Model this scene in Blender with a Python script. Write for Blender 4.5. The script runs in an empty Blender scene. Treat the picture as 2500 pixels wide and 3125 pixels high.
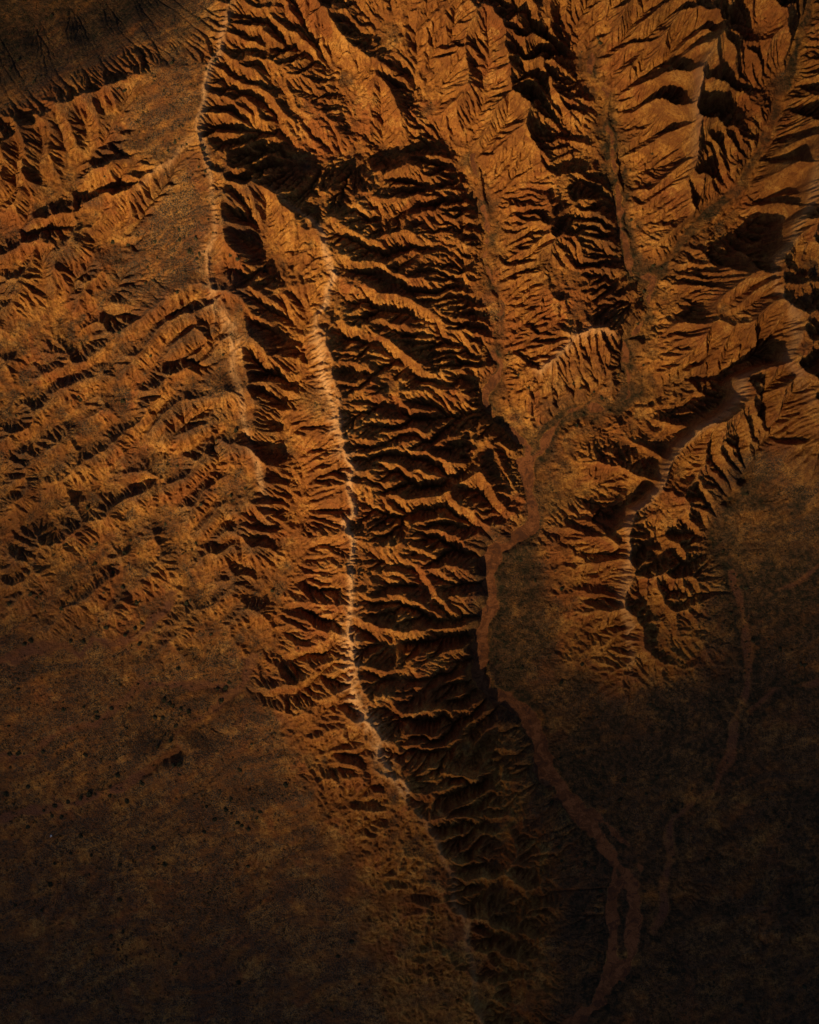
import bpy, math, random, time
import numpy as np

# ------------------------------------------------------------------ camera, sky, sun, exposure
C = bpy.context.scene.collection
scene = bpy.context.scene
SUN_AZ = math.radians(209.0)      # compass bearing the light comes from (image up = north)
SUN_EL = math.radians(35.0)
FRAME_W = 400.0                   # metres across the picture at river level
CAM_H = 600.0
CX, CY = 1250.0, 1562.5           # picture centre in photo pixels
MPP = FRAME_W / 2500.0            # metres per photo pixel at river level

cam_data = bpy.data.cameras.new('camera')
cam = bpy.data.objects.new('camera', cam_data)
C.objects.link(cam)
cam.location = (0, 0, CAM_H)
cam.rotation_euler = (0, 0, 0)
cam_data.sensor_fit = 'HORIZONTAL'
cam_data.sensor_width = 36.0
cam_data.lens = 36.0 * CAM_H / FRAME_W
cam_data.clip_start = 1.0
cam_data.clip_end = 20000.0
scene.camera = cam

world = bpy.data.worlds.new('World')
scene.world = world
world.use_nodes = True
wn = world.node_tree.nodes
sky = wn.new('ShaderNodeTexSky')
sky.sky_type = 'NISHITA'
sky.sun_disc = False
sky.sun_elevation = SUN_EL
sky.sun_rotation = SUN_AZ
sky.air_density = 0.45
sky.dust_density = 0.3
sky.ozone_density = 0.6
wn['Background'].inputs['Strength'].default_value = 0.065
world.node_tree.links.new(sky.outputs['Color'], wn['Background'].inputs['Color'])

sun_data = bpy.data.lights.new('sun', 'SUN')
sun_data.energy = 5.0
sun_data.angle = math.radians(0.5)
sun_data.color = (1.0, 0.72, 0.36)
sun = bpy.data.objects.new('sun', sun_data)
C.objects.link(sun)
SUN_DIR = (math.sin(SUN_AZ) * math.cos(SUN_EL), math.cos(SUN_AZ) * math.cos(SUN_EL), math.sin(SUN_EL))
from mathutils import Vector
sun.rotation_euler = Vector(SUN_DIR).to_track_quat('Z', 'Y').to_euler()
sun.location = (SUN_DIR[0] * 900, SUN_DIR[1] * 900, SUN_DIR[2] * 900)

scene.view_settings.view_transform = 'Standard'
scene.view_settings.look = 'None'
scene.view_settings.gamma = 1.0
scene.view_settings.exposure = 0.25

# ==== TERRAIN BEGIN
# Survey of the badlands: crest and valley lines read off map tiles, in tile units (0.4928 photo px), turned into metres below.
TILE = {'A': (0, 0), 'B': (825, 0), 'C': (1650, 0), 'D': (0, 800), 'E': (825, 800), 'F': (1650, 800),
        'G': (0, 1600), 'H': (825, 1600), 'I': (1650, 1600), 'J': (0, 2275), 'K': (825, 2275), 'L': (1650, 2275),
        'N': (0, 0)}
TS = 850.0 / 1725.0

def parse(s):
    """'A 10,20 30,40 B 5,6' -> list of photo pixels (tile N is raw photo pixels)"""
    out = []; t = 'N'
    for w in s.split():
        if w in TILE:
            t = w
        else:
            x, y = map(float, w.split(','))
            k = 1.0 if t == 'N' else TS
            out.append((TILE[t][0] + x * k, TILE[t][1] + y * k))
    return np.array(out)

# main crests: (line, heights spread evenly along it)
CRESTS = [
 ('N 720,-150 A 1440,0 1400,100 1370,220 1340,330 1300,390 1275,470 1260,600 1230,720 1225,830 1270,920 1285,980 1310,1150 1330,1330 1330,1430 1280,1540 1290,1700 D 1320,180 1330,280 1410,380 1440,500 1445,680 1490,820 1515,1000 1545,1150 1600,1260 1640,1480 1660,1620 G 1650,150 1610,320',
  [70, 72, 74, 74, 72, 68, 60, 50, 40, 26]),
 ('A 1290,960 1480,990 1590,1080 1700,1170 B 90,1250 270,1370 330,1450 340,1560 390,1690 E 400,80 350,160 340,250 280,330 280,420 300,520 320,700 360,800 400,930 400,1020 460,1180 500,1250 490,1350 500,1430 510,1560 450,1620 H 470,10 520,100 500,230 500,320 490,400 500,540 480,640 490,800 500,880 490,950 530,1130 600,1200 660,1310 690,1460 760,1570 830,1620 860,1720 K 690,110 790,210 850,300 920,430 1030,590 1060,690 1150,840 1130,950 1220,1090 1220,1250 1270,1470 1270,1560 1300,1700 N 1500,3300',
  [71, 66, 62, 61, 61, 59, 57, 54, 50, 45, 40, 33, 26, 20]),
 ('B 90,1240 180,1190 280,1190 350,1230 480,1180 600,1090 740,1010 860,960 1020,960 1130,980', [63, 53, 50, 50, 46, 41, 35, 25]),
 ('A 1300,390 1130,400 860,430 640,530 500,590 350,620 200,730 0,780 N -200,460', [73, 66, 58, 50, 42, 36]),
 ('A 1225,830 1130,900 1050,1010 930,1070 860,1150 740,1240 640,1310 560,1410 450,1430 350,1500 200,1600 60,1700 N -150,900', [73, 66, 60, 54, 46, 38, 32, 28]),
 # spurs of the north wall
 ('A 1440,0 1560,120 1725,200 B 90,150 220,240 310,330 400,420 500,500', [70, 63, 55, 46, 34]),
 ('N 900,-140 B 310,0 370,110 400,210 430,290 520,370 640,380 680,500 750,620 790,720 870,790 960,850', [67, 64, 59, 54, 48, 40, 31]),
 ('A 1340,330 1480,410 1640,420 B 20,370 140,430 250,490 400,560 560,620', [71, 65, 57, 47, 35]),
 ('A 1300,400 1430,500 1600,570 B 0,440 60,580 130,680 230,700 280,790 400,860 500,920 600,950', [71, 65, 58, 52, 45, 33]),
 ('A 1260,620 1400,700 1540,760 B 20,830', [70, 65, 58, 51]),
 ('A 1240,760 1400,800 1560,850 B 20,920 120,960', [70, 65, 59, 53, 46]), ('A 1280,900 1420,900 1540,960 B 0,1020', [70, 66, 60, 54]),
 ('B 0,1050 230,1070 400,1050 540,1060', [52, 46, 41, 33]),
 ('B 120,960 170,910 240,930 400,980 560,1020', [47, 46, 40, 33]),
 ('N 1040,-100 B 480,60 590,130 700,200 830,260 900,310 880,380', [62, 56, 50, 44, 36]),
 ('B 590,20 740,80 800,170 910,210', [54, 49, 45, 40]),
 ('B 720,290 800,330 870,400 960,460', [46, 44, 38, 32]),
 # pinnacle ridges right of the middle
 ('N 1420,-120 B 1215,30 1200,130 1180,290 1210,400 1190,520 1130,680 1190,830', [57, 54, 51, 46, 39, 27]),
 ('B 1340,20 1390,80 1440,200 1460,380 1500,540 1580,660 1650,800 1680,950 1700,1060', [52, 50, 46, 46, 40, 32, 22]),
 ('B 1500,540 1400,680 1300,840 1240,1000 1230,1100', [46, 38, 30, 16]),
 ('B 1560,800 1440,900 1330,1100', [36, 28, 15]),
 ('B 1690,1000 1560,1080 1400,1180 1380,1290', [30, 22, 13]),
 ('C 40,1190 75,1390 60,1500 100,1560 F 0,60 E 1670,120 1680,330 1580,450', [32, 36, 34, 28, 14]),
 ('E 1670,120 1570,210 1490,280', [30, 22, 12]), ('C 40,1190 B 1620,1290 1500,1390 1430,1530', [32, 26, 18, 12]),
 ('E 1610,330 1560,560', [20, 10]), ('F 100,20 250,60 400,130 530,210', [30, 24, 20, 12]),
 ('C 0,215 90,240 180,290 330,250', [28, 26, 22, 16]), ('C 0,740 180,730 300,780', [22, 20, 14]),
 ('C 0,890 120,850 280,880 420,930', [24, 22, 19, 13]), ('C 40,1060 220,1040 300,1110 440,1170 490,1260', [26, 25, 22, 18, 12]),
 ('C 120,1250 250,1240 400,1400 490,1500', [22, 22, 18, 11]),
 ('N 1860,-120 C 300,60 270,130 220,190', [40, 34, 28, 16]), ('N 1860,-100 C 420,0 400,120 460,240', [44, 36, 24]),
 ('N 2080,-140 C 850,0 830,130 760,230 650,300 560,400 400,430', [56, 50, 44, 36, 28, 18]),
 ('C 660,100 560,230 440,330', [40, 30, 18]),
 # big pinnacle
 ('C 1160,120 1060,300 1000,400 1010,480 970,620 980,740 960,900 970,980 920,1100 940,1250 970,1310', [58, 62, 64, 60, 54, 48, 42, 36, 30]),
 ('C 1000,400 750,450 600,520 480,580', [64, 48, 32, 18]), ('C 960,620 700,620 550,680 440,690', [58, 44, 28, 16]),
 ('C 950,750 750,830 600,920 500,990', [52, 38, 26, 15]), ('C 900,990 780,1080 650,1220 590,1320', [40, 28, 20, 12]),
 ('C 970,1310 870,1400 760,1480 620,1600', [30, 26, 20, 11]),
 ('N 2260,-120 C 1200,0 1160,130 1280,170 1380,250', [58, 56, 44, 26]), ('C 1100,180 1250,280 1400,400 1480,520', [60, 44, 28, 14]),
 ('C 1060,480 1200,520 1330,580 1420,680', [58, 42, 28, 14]), ('C 1020,760 1120,730 1230,820 1260,960', [46, 34, 26, 14]),
 ('N 2330,-120 C 1420,0 1500,120 1560,250 1540,370 1470,440', [54, 50, 44, 34, 18]),
 # east rim
 ('N 2700,350 C 1760,800 1690,1260 1620,1350 1580,1480 1480,1600 1450,1700 F 1470,160 1590,330 1590,480 1560,560 1540,620 1640,760 1690,900 1700,1000 N 2560,1370', [60, 62, 62, 62, 60, 58, 52, 44]),
 ('F 1450,60 1280,70 1150,180 1020,330 1000,380 990,600', [60, 54, 44, 34, 22]), ('F 1000,380 860,365 760,450', [34, 27, 14]),
 ('F 1540,620 1400,640 1260,700 1250,830 1150,950 1010,1020 880,1150 830,1240 780,1370 700,1480 600,1540 540,1640 I 555,150 540,280 520,400 500,480 560,650 560,800 560,950 N 1930,2180',
  [58, 52, 50, 48, 47, 45, 42, 38, 34, 30, 24, 16, 8]),
 ('C 1480,1600 1280,1600 1100,1650 960,1700', [54, 40, 26, 14]), ('C 1620,1300 1450,1260 1300,1260', [54, 36, 18]),
 ('F 1010,1020 850,1000 640,950', [44, 26, 10]), ('F 780,1370 600,1310 480,1280 320,1240 220,1190', [40, 30, 24, 18, 9]),
 ('F 830,1240 700,1170 560,1100 430,1040', [42, 26, 16, 9]), ('F 600,1560 440,1440', [34, 14]), ('F 540,1650 300,1590 120,1600', [36, 20, 9]),
 ('F 1370,680 1350,900 1330,1100 1290,1250', [50, 38, 28, 14]), ('F 1440,630 1460,800 1470,950 1390,1040', [56, 44, 34, 18]),
 ('F 1560,760 1570,900', [50, 36]), ('F 1700,1040 1620,1130 1510,1160 1500,1270 1390,1340', [44, 36, 30, 22, 12]),
 ('F 490,460 380,420 290,420 180,500 80,600 0,670 E 1600,640 1470,730', [19, 25, 30, 31, 27, 24, 21, 9]),
 ('N 2600,1960 I 1725,750 1600,760 1520,800', [16, 14, 10]), ('L 1430,1000 1340,1000 1210,990 1000,860', [15, 14, 11, 5]),
 ('L 1160,720 1280,820 1330,980', [6, 11, 14]), ('L 1420,1050 1400,1180 1230,1180', [14, 12, 7]), ('L 1060,1080 920,1070', [10, 6]), ('L 1050,1290 1090,1440', [9, 5]),
]
# valley floors: (line, heights, half width in metres of flat bed, bed is bare gravel)
VALLEYS = [
 ('C 980,510 800,555 620,630 460,640', [46, 31, 20, 14], .3, 0), ('C 950,700 760,725 600,790 440,760', [42, 28, 18, 13], .3, 0), ('C 920,890 760,960 650,1060 540,1080', [36, 25, 16, 11], .3, 0), ('C 920,1190 800,1240 690,1380 590,1460', [29, 20, 14, 9.5], .3, 0), ('C 960,330 760,390 560,500', [44, 30, 19], .3, 0),
 ('B 1510,650 1400,780 1300,930 1220,1000', [37, 28, 20, 17], .3, 0), ('B 1610,880 1480,1010 1340,1160', [32, 21, 14], .3, 0), ('B 1650,1080 1480,1230 1350,1320', [22, 15, 11], .3, 0), ('B 1420,180 1360,330 1330,450', [44, 38, 34], .3, 0), ('B 1180,420 1080,500 980,640', [42, 34, 27], .3, 0), ('B 1170,250 1050,330 920,420', [46, 40, 34], .3, 0),
 ('C 1130,260 1240,420 1360,560 1440,640', [48, 32, 21, 16], .3, 0), ('C 1090,560 1200,660 1330,770', [44, 29, 19], .3, 0), ('C 1230,130 1380,330 1480,560', [46, 32, 18], .3, 0),
 ('F 1300,900 1230,1010 1120,1120 1010,1230 930,1370 840,1500 720,1600 I 640,60', [42, 39, 35, 31, 28, 24, 18], .3, 0),
 ('F 1090,900 950,880 700,870 560,900', [17, 10, 7, 6], .3, 0), ('F 900,1080 700,1040 540,980', [16, 10, 6.2], .3, 0), ('F 780,1260 620,1180 400,1100 260,1080', [15, 9, 6.5, 5.2], .3, 0),
 ('F 690,1430 500,1380 300,1340 100,1360 E 1670,1500', [15, 9, 7, 5.2, 4.5], .3, 0), ('F 590,1520 420,1500 200,1480 20,1560', [14, 8.5, 6, 4.6], .3, 0), ('I 450,340 200,380 0,330 H 1480,330', [12, 7.5, 5.5, 4], .3, 0), ('I 450,640 250,660 0,620', [12, 7, 5], .3, 0),
 ('F 960,300 850,300 760,330', [17, 11, 8.6], .3, 0), ('C 1420,1480 1250,1440 1050,1420', [25, 14, 10.5], .3, 0), ('F 1480,560 1300,600 1120,690', [34, 24, 16], .3, 0),
 ('A 1400,935 1600,1015 1725,1100 B 60,1150 300,1130 560,1050', [67, 63, 58, 50, 38], 0.3, 0),
 ('B 1250,960 1300,1150 1320,1300 1350,1450 1330,1600 E 1330,0 1370,100 1440,290 1420,430 1370,550 1440,640 1400,720 1340,790 1340,880 1390,960 1500,1050 1590,1130 1600,1230', [18, 14, 10.5, 7.6, 6, 4.8], .9, 1),
 ('E 1600,1230 1565,1290', [4.8, 4.6], 2.4, 1), ('E 1570,1250 1600,1400 1630,1540 H 1640,-60 1620,0 1500,100 1390,170 1350,260', [4.7, 4.4, 4], 3.0, 1),
 ('H 1350,260 1370,370 1370,520 1310,680 1300,800 1290,920 1360,1020 1500,1110 1600,1200 1680,1380 1720,1560 L 10,80 70,200 180,350 300,500 400,640', [4, 3.4, 2.8, 2.1], 3.5, 1),
 ('L 400,640 480,760 560,870 580,1000 570,1150 570,1300 520,1380 440,1460', [2.1, 1.7, 1.3], 2.7, 1), ('L 440,690 460,800 440,950 440,1200 440,1400 400,1500 300,1640 200,1725 N 1600,3300', [1.9, 1.5, 1, .4], 3.0, 1),
 ('L 310,410 400,480 480,560 560,640 620,760', [2.3, 2.1, 1.8], 1.2, 1),
 ('C 320,330 300,450 420,600 400,720 430,840 450,1000 480,1170 490,1370 530,1540 560,1700 F 690,100 660,330 510,480 530,600 550,830 480,910 270,890 170,930 70,1040 0,1180 E 1600,1230', [16, 13.5, 11.5, 9.8, 8.5, 7, 5.6, 4.8], .9, 1),
 ('N 2470,-150 C 1640,100 1560,380 1480,600 1400,850 1250,1150 1020,1330 850,1500 760,1660 F 720,60', [24, 20, 17, 14.5, 12, 9.6], 4.2, 0),
 ('F 1120,700 900,720 560,830', [16, 11, 6.2], 1.5, 0), ('F 850,200 720,260', [13, 8.6], 1, 0),
 ('B 330,880 B 620,1000 800,960 1050,930 1180,1000 1250,1150', [40, 33, 28, 21, 15, 10], 0.3, 0),
 ('B 900,300 920,560 960,650 1000,800 1150,900 1190,1000', [37, 31, 27, 23, 19], 0.3, 0), ('B 1330,450 1310,650 1280,780 1220,900 1190,1000', [35, 29, 24, 19], 0.3, 0),
 # gully between the two main crests, leaving to the left as a wash
 ('A 1570,1330 1600,1450 1640,1590 1725,1640', [54, 51, 48, 46], 0.3, 0),
 ('E 0,480 130,440 200,400', [50, 45, 40], 0.3, 0),
 ('E 270,290 220,380 190,480 240,690 110,780 60,950 60,1150 210,1290 190,1540 H 150,330 60,450 30,560 40,700 G 1690,740 1560,830', [44, 41, 37, 33, 29, 26, 24, 22], 0.8, 0),
 ('G 1560,830 1500,1000 1420,1060 1340,1140 1200,1220 1100,1290 1100,1400 900,1520 780,1620 640,1660 500,1720 N 60,2480 N -200,2560', [22, 20.8, 19, 17.5, 14.5, 10], 1.6, 2),
 ('D 1450,1290 1340,1400 1300,1500 1220,1620 1150,1680 G 1110,150 1120,280 1150,340 1080,440', [42, 36, 30, 27, 25], 0.5, 0),
 ('G 1080,440 1040,530 950,590 850,700 700,740 580,710 500,810 400,750 200,770 0,850 N -200,2040', [25, 22, 20, 18, 16], 1.3, 2),
 ('G 1400,1000 1100,995 860,990 780,1080 700,1140 600,1240 450,1260 300,1330 200,1430 0,1450 N -200,2340', [19.5, 18, 16.5, 15, 13.5, 12], 1.1, 2),
 ('D 1040,820 1000,890 900,1010 830,1150 720,1270', [46, 40, 33, 29], 0.4, 0), ('D 720,1270 600,1400 400,1440 200,1580 60,1720', [29, 26, 23, 20], 0.8, 0),
 ('D 1380,960 1220,1010 1050,1080 930,1150 830,1200', [50, 42, 35, 30], 0.3, 0), ('A 980,1200 860,1380 790,1530 700,1660 D 650,100 590,230 440,420 300,550 160,690 0,880', [52, 44, 37, 31, 25, 20], 0.4, 0),
 ('A 740,1350 640,1480 540,1640 D 520,200 470,320 400,420', [44, 38, 33, 28], 0.3, 0), ('D 420,100 300,250 170,380 100,480 120,690', [34, 28, 24, 20], 0.3, 0),
 ('D 1150,620 900,660 780,800 560,890 400,990 250,1120 130,1300 0,1500', [46, 38, 32, 28, 24, 20, 16], 0.4, 0),
 ('A 780,720 600,890 540,1000 460,1130 330,1250 130,1420 0,1480 N -150,760', [50, 42, 36, 30, 25, 20], 0.7, 0),
 ('I 1180,300 1250,560 1270,700 1290,900 1260,1100 1200,1200 1180,1400 1080,1620 L 1180,50 1100,150 1080,270 940,360 820,460 790,570', [9, 7.6, 6.4, 5.2, 4.2, 3.4], 1.0, 2),
 ('L 790,570 800,700 750,900 770,1000 700,1140', [3.4, 2.8, 2.2], 1.4, 2), ('N 2600,1690 I 1725,250 1600,350 1400,440 1280,580', [13, 11.5, 9.5, 7.4], .2, 2),
 ('F 1290,1260 1220,1400 1080,1560 I 1040,60 1060,200 1180,300', [13, 11.5, 10.5, 9], 0.8, 0), ('N 2600,2080 I 1725,980 1450,1020 1280,1160', [10, 8, 5], .8, 2),
]
# spot heights away from any crest or valley
CONTROL = [
 ('N -250,150 N 0,90 N 300,20 N 520,-60 N 640,-260', [-6, -4, 2, 10, 20]), ('N -250,-300 N 600,-300', [-12, -4]),
 ('N 2620,2700 N 2560,3000 N 2560,3300', [6, 5, 4]), ('N 1900,3300 N 2200,3050 N 2350,2900', [2, 4, 5]), ('N 2640,1500 N 2640,1750', [20, 14]),
 ('N 2640,300 N 2640,900', [40, 40]), ('N 2620,1000 N 2600,1250', [34, 32]),
 ('N -150,2700 N -150,3300', [7, 3]), ('N 300,2820 N 350,3300', [9, 4]), ('N 800,2650 N 900,3300', [13, 6]), ('N -180,1300 N -180,1800', [19, 17]),
]
# lesser spurs laid on the slopes: (line, extra height in metres at its start and end)
STRONG = {0, 1, 3, 4, 36, 47, 50, 62}
SPURS = [
 ('A 560,20 640,200 760,330', 1.8, 1.5), ('A 330,60 420,260 500,420', 1.6, 2), ('A 90,180 170,380 260,560', 1.8, 1.4), ('A 800,0 850,180 960,340', 1.5, 1.8), ('A 1100,60 1080,220 1120,340', 1.6, 1.2),
 ('D 520,1060 350,1180 180,1290 40,1420', 6, 5), ('D 660,1240 480,1300 250,1390 100,1480 0,1600', 6, 5), ('D 800,1530 600,1620 400,1700 G 150,330 0,420', 6, 5), ('G 600,20 430,140 300,260 180,420 60,560', 6, 5), ('G 870,150 700,320 560,480 420,560 250,720', 5, 4),
 ('G 1100,200 960,300 800,450 650,620', 5, 3), ('D 330,900 180,1000 60,1080 0,1120', 6, 5), ('D 480,780 300,900 120,1010', 6, 5), ('G 330,30 200,200 60,330', 5, 4), ('D 130,560 60,640 0,700', 5, 4), ('D 1000,1440 850,1480 700,1560 560,1700', 5, 4), ('G 1300,540 1180,600 1040,760', 4, 3),
 ('G 1500,1270 1250,1400 1000,1520 800,1600', 3, 3), ('G 1725,1280 1500,1400 1280,1500 1000,1680', 3, 3), ('J 1725,80 1500,130 1300,260', 3, 2), ('G 1000,870 800,930 600,1040', 2, 2), ('G 1250,880 1060,960', 2, 2),
 # right flank of the middle crest
 ('B 350,1230 400,1310 460,1390 550,1450 640,1500 760,1470 900,1460 1050,1440', 6, 4), ('B 480,1200 600,1260 740,1260 830,1330 1000,1310 1130,1320 1220,1390', 6, 4),
 ('B 370,1510 450,1570 570,1620 650,1680 E 660,20 760,80 860,120 950,110 1030,180 1100,220 1190,260', 6, 5), ('E 420,100 520,150 620,170 700,200 830,240 900,280 1000,340 1120,400 1210,420 1290,470 1320,510', 7, 5),
 ('E 400,190 450,250 540,290 650,320', 5, 3), ('E 350,270 420,340 500,400 600,440 720,460 800,520 850,580 930,650 1060,690 1150,660 1220,680', 6, 5), ('E 470,370 600,390 700,390 820,410 880,410', 4, 3),
 ('E 310,440 360,490 420,540', 4, 2), ('E 440,570 540,590 620,620 700,620', 4, 3), ('E 330,640 450,640 540,650 620,700 720,700 850,680', 4, 4), ('E 350,740 470,740 600,760 700,760 800,780 900,800 1000,830 1100,840 1230,850', 4, 5),
 ('E 370,790 480,850 560,880 640,850 760,850 840,900 920,930 1000,930 1100,915 1250,915', 4, 3), ('E 410,950 480,960', 4, 3), ('E 410,1010 520,1020 620,1020 720,990 800,1020 880,1040 1000,1060 1100,1020', 5, 3),
 ('E 430,1060 560,1100 680,1070 760,1130 830,1170 910,1140 1000,1140 1100,1120 1180,1060 1220,990 1300,990', 5, 4), ('E 910,1140 1050,1230 1120,1270 1200,1330 1300,1300 1340,1370 1400,1430 1440,1500 1560,1460', 6, 6), ('E 910,1140 950,1230 960,1330 1030,1390', 5, 4),
 ('E 510,1290 600,1300 680,1240 760,1240 830,1300 900,1340 960,1390', 5, 3), ('E 520,1430 620,1430 700,1390 780,1390 870,1410', 5, 3), ('E 640,1450 760,1460 850,1500 950,1530 1050,1590 1150,1610', 4, 4),
 ('E 920,1430 1000,1470 1100,1470 1180,1510 1260,1560 1350,1590', 5, 4), ('E 520,1490 570,1500', 3, 2), ('E 530,1540 620,1560 780,1550', 4, 3), ('E 1250,1180 1340,1140 1450,1150 1480,1210', 5, 3),
 ('H 530,50 620,120 700,180 800,190 880,240 960,290 1070,300 1110,330 1200,385', 6, 4), ('H 620,40 720,40 800,80 880,100 980,150 1060,220 1130,270 1200,310 1280,300', 5, 5), ('H 980,150 1080,150 1150,170 1210,190', 4, 3), ('H 800,80 920,60 1180,70', 4, 2),
 ('H 520,250 600,260 720,290 780,310 880,330 960,360 1100,360', 4, 3), ('H 500,330 580,360 640,430 720,460 790,420 880,430 940,500 1010,540 1140,570', 6, 4), ('H 520,560 590,600 640,650 760,670 810,690 870,660 940,670 980,720', 6, 4), ('H 620,640 670,690 740,720', 4, 3),
 ('H 820,400 960,430 1090,430', 3, 2), ('H 1020,490 1120,490 1200,490 1270,540', 4, 4), ('H 510,770 600,760 690,770', 4, 2), ('H 510,890 630,870 700,900 830,910 900,900 970,930', 5, 4), ('H 740,870 830,870', 2, 2), ('H 530,1010 620,1020 690,1040 760,1010', 4, 3), ('H 640,590 720,560', 3, 2),
 ('H 560,1110 700,1100 800,1060 930,1030', 4, 3), ('H 620,1220 700,1220 760,1190', 3, 2), ('H 1040,1150 950,1200 900,1270 820,1340', 4, 3), ('H 640,1330 740,1400 840,1400', 4, 2), ('K 790,220 910,210', 3, 2), ('K 870,330 1000,290 1150,260 1290,200 1400,80', 3, 3),
 ('K 940,460 1100,480 1200,450 1380,460 1540,430', 3, 3), ('K 1170,790 1260,730 1370,720 1480,690 1620,660', 4, 3), ('K 1170,840 1280,820 1400,860', 4, 2), ('K 1430,820 1580,800', 3, 2), ('K 1490,860 1600,890', 3, 2), ('K 1230,1090 1330,1080 1410,1120 1490,1140 1610,1210 1680,1160', 4, 3),
 ('K 1290,1310 1370,1280 1400,1350 1480,1350 1650,1370', 4, 2), ('K 1300,1500 1390,1490', 3, 2),
 ('H 1420,780 1480,780 1520,740', 3, 3), ('H 1400,100 1420,60 1500,50', 3, 2),
 # left flank of the middle crest
 ('H 470,30 300,70 190,120', 5, 3), ('H 490,260 380,240 220,270', 5, 3), ('H 490,310 400,350 280,400 190,470', 5, 3), ('H 440,460 320,490 200,530', 5, 3), ('H 400,620 250,640 110,670', 5, 3), ('H 460,740 300,730 110,740', 4, 3), ('H 450,830 300,790 160,790', 4, 2),
 ('H 430,900 300,920 180,1000 0,1050', 4, 4), ('H 460,980 330,1080 150,1110 0,1180', 4, 4), ('H 300,1160 150,1190 0,1240 G 1500,1260 1300,1340', 3, 3), ('H 640,1300 430,1300 250,1330 0,1420', 4, 4), ('H 700,1500 520,1560 350,1620 150,1680', 4, 3),
 ('K 720,200 520,210 380,250 250,290 100,380', 4, 4), ('K 870,400 650,440 430,430', 4, 3), ('K 900,560 700,540 550,550', 4, 3), ('K 830,630 700,660 560,600', 3, 3), ('K 1020,760 800,740 650,780', 4, 3), ('K 1130,880 930,890 700,920', 4, 3), ('K 1180,1050 950,1040 820,1100', 4, 3), ('K 1240,1400 1050,1430 850,1520', 4, 3),
 ('E 270,560 200,600 180,680', 4, 2), ('E 390,960 200,1010 100,990', 3, 3), ('E 400,1060 290,1070 150,1180', 5, 4), ('E 470,1230 350,1250 220,1330', 4, 3), ('E 480,1340 370,1390 240,1400', 4, 3), ('E 500,1450 380,1470 260,1500', 4, 3),
 ('E 290,60 250,160 280,270', 4, 3),
 # block between the crests
 ('A 1340,1440 1430,1500 1490,1590 1560,1690 D 1580,190 1640,230 1680,330', 6, 4), ('D 1340,180 1440,200 1530,270 1600,340 1680,430', 5, 4), ('D 1450,490 1560,500 1640,560 E 50,600 130,690', 6, 5), ('D 1500,800 1640,780 1725,840', 5, 4), ('D 1530,890 1640,930 E 40,990', 5, 3), ('D 1540,1060 1640,1060 1710,1100', 5, 3),
 ('D 1600,1230 1720,1310', 4, 3), ('D 1640,1380 1720,1390', 4, 2), ('A 1480,990 1440,1120 1560,1300 1590,1350', 5, 4), ('A 1340,1100 1440,1130', 4, 3), ('A 1340,1250 1450,1260 1540,1330', 4, 3), ('A 1350,1390 1500,1430 1590,1500', 4, 2), ('B 0,1140 30,1270 80,1330 60,1500 190,1640', 5, 3), ('B 90,1250 100,1390 200,1540', 5, 3),
 ('E 0,40 100,200 150,300 200,400', 5, 3), ('B 330,1450 220,1500 200,1600', 4, 3),
 # left flank of the left crest
 ('A 640,530 700,640 770,730', 5, 3), ('A 500,590 560,700 600,850', 5, 3), ('A 350,640 420,800 470,950 510,1060', 6, 4), ('A 250,700 300,850 280,1020 330,1130 370,1230', 6, 4), ('A 100,780 150,950 180,1150 250,1300', 6, 4), ('A 0,800 30,950 60,1100 130,1380', 6, 4),
 ('A 760,1020 600,1080 480,1150', 5, 3), ('A 520,1280 400,1320 250,1390 130,1440', 5, 4), ('A 900,950 700,960 560,1000', 3, 2), ('A 300,1500 200,1520 0,1620', 4, 3),
 ('D 1280,180 1150,200 1000,300 880,400 700,510 600,590 430,650 260,700 200,760', 4, 4), ('D 1320,330 1130,390 1000,460 920,560 850,640 720,780', 4, 5), ('D 1290,470 1150,530 1030,590', 4, 4), ('D 1200,640 1080,710 1000,800 900,950 860,1030', 5, 6),
 ('D 1490,830 1300,860 1120,950 980,1050 930,1110', 5, 6), ('D 1380,1010 1180,1080 960,1150', 5, 4), ('D 1540,1180 1340,1220 1150,1370 1000,1440 800,1530 600,1620 440,1700 G 300,260', 5, 3), ('D 830,1020 760,1130 660,1240 480,1250 200,1400', 5, 4), ('D 1050,1330 900,1320 740,1370', 4, 3),
 ('D 740,740 600,740 480,780 380,930', 4, 4), ('D 500,580 420,640 300,690', 3, 3), ('D 200,50 130,180 60,320 0,480', 5, 4), ('A 560,1420 500,1560 D 380,0 320,180', 5, 4), ('A 700,1650 600,1720 D 560,170 480,300', 4, 3), ('D 750,950 640,950 530,1060', 3, 3),
 ('D 1640,1480 1500,1560 1350,1590 1240,1700', 5, 4), ('D 1300,1300 1330,1400 1250,1520 1150,1640', 5, 4), ('G 1620,80 1400,80 1250,260', 5, 4), ('G 1640,200 1420,180 1220,280', 5, 4), ('G 1050,40 870,150 720,310 630,450 600,580', 4, 3), ('G 960,90 960,220 1080,300', 4, 2),
 ('G 1600,400 1450,450 1330,530 1230,610 1130,710 960,830', 4, 3), ('G 1680,560 1550,580 1400,700', 4, 2), ('G 500,350 350,560 230,720', 3, 3), ('G 600,320 430,400 300,600', 3, 3), ('G 1725,1150 1500,1250 1300,1340', 2, 3),
 # right hill below the east rim
 ('I 540,270 400,250 250,240 150,310', 4, 3), ('I 420,480 330,500 200,480 0,440', 5, 3), ('I 430,570 260,550 0,590', 4, 3), ('I 480,720 340,740 220,790 100,740', 4, 5), ('I 220,790 180,860 220,900', 4, 3), ('I 560,20 640,70 700,120', 4, 3), ('I 570,0 680,30 770,100', 5, 4), ('I 700,0 900,30', 4, 3),
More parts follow.
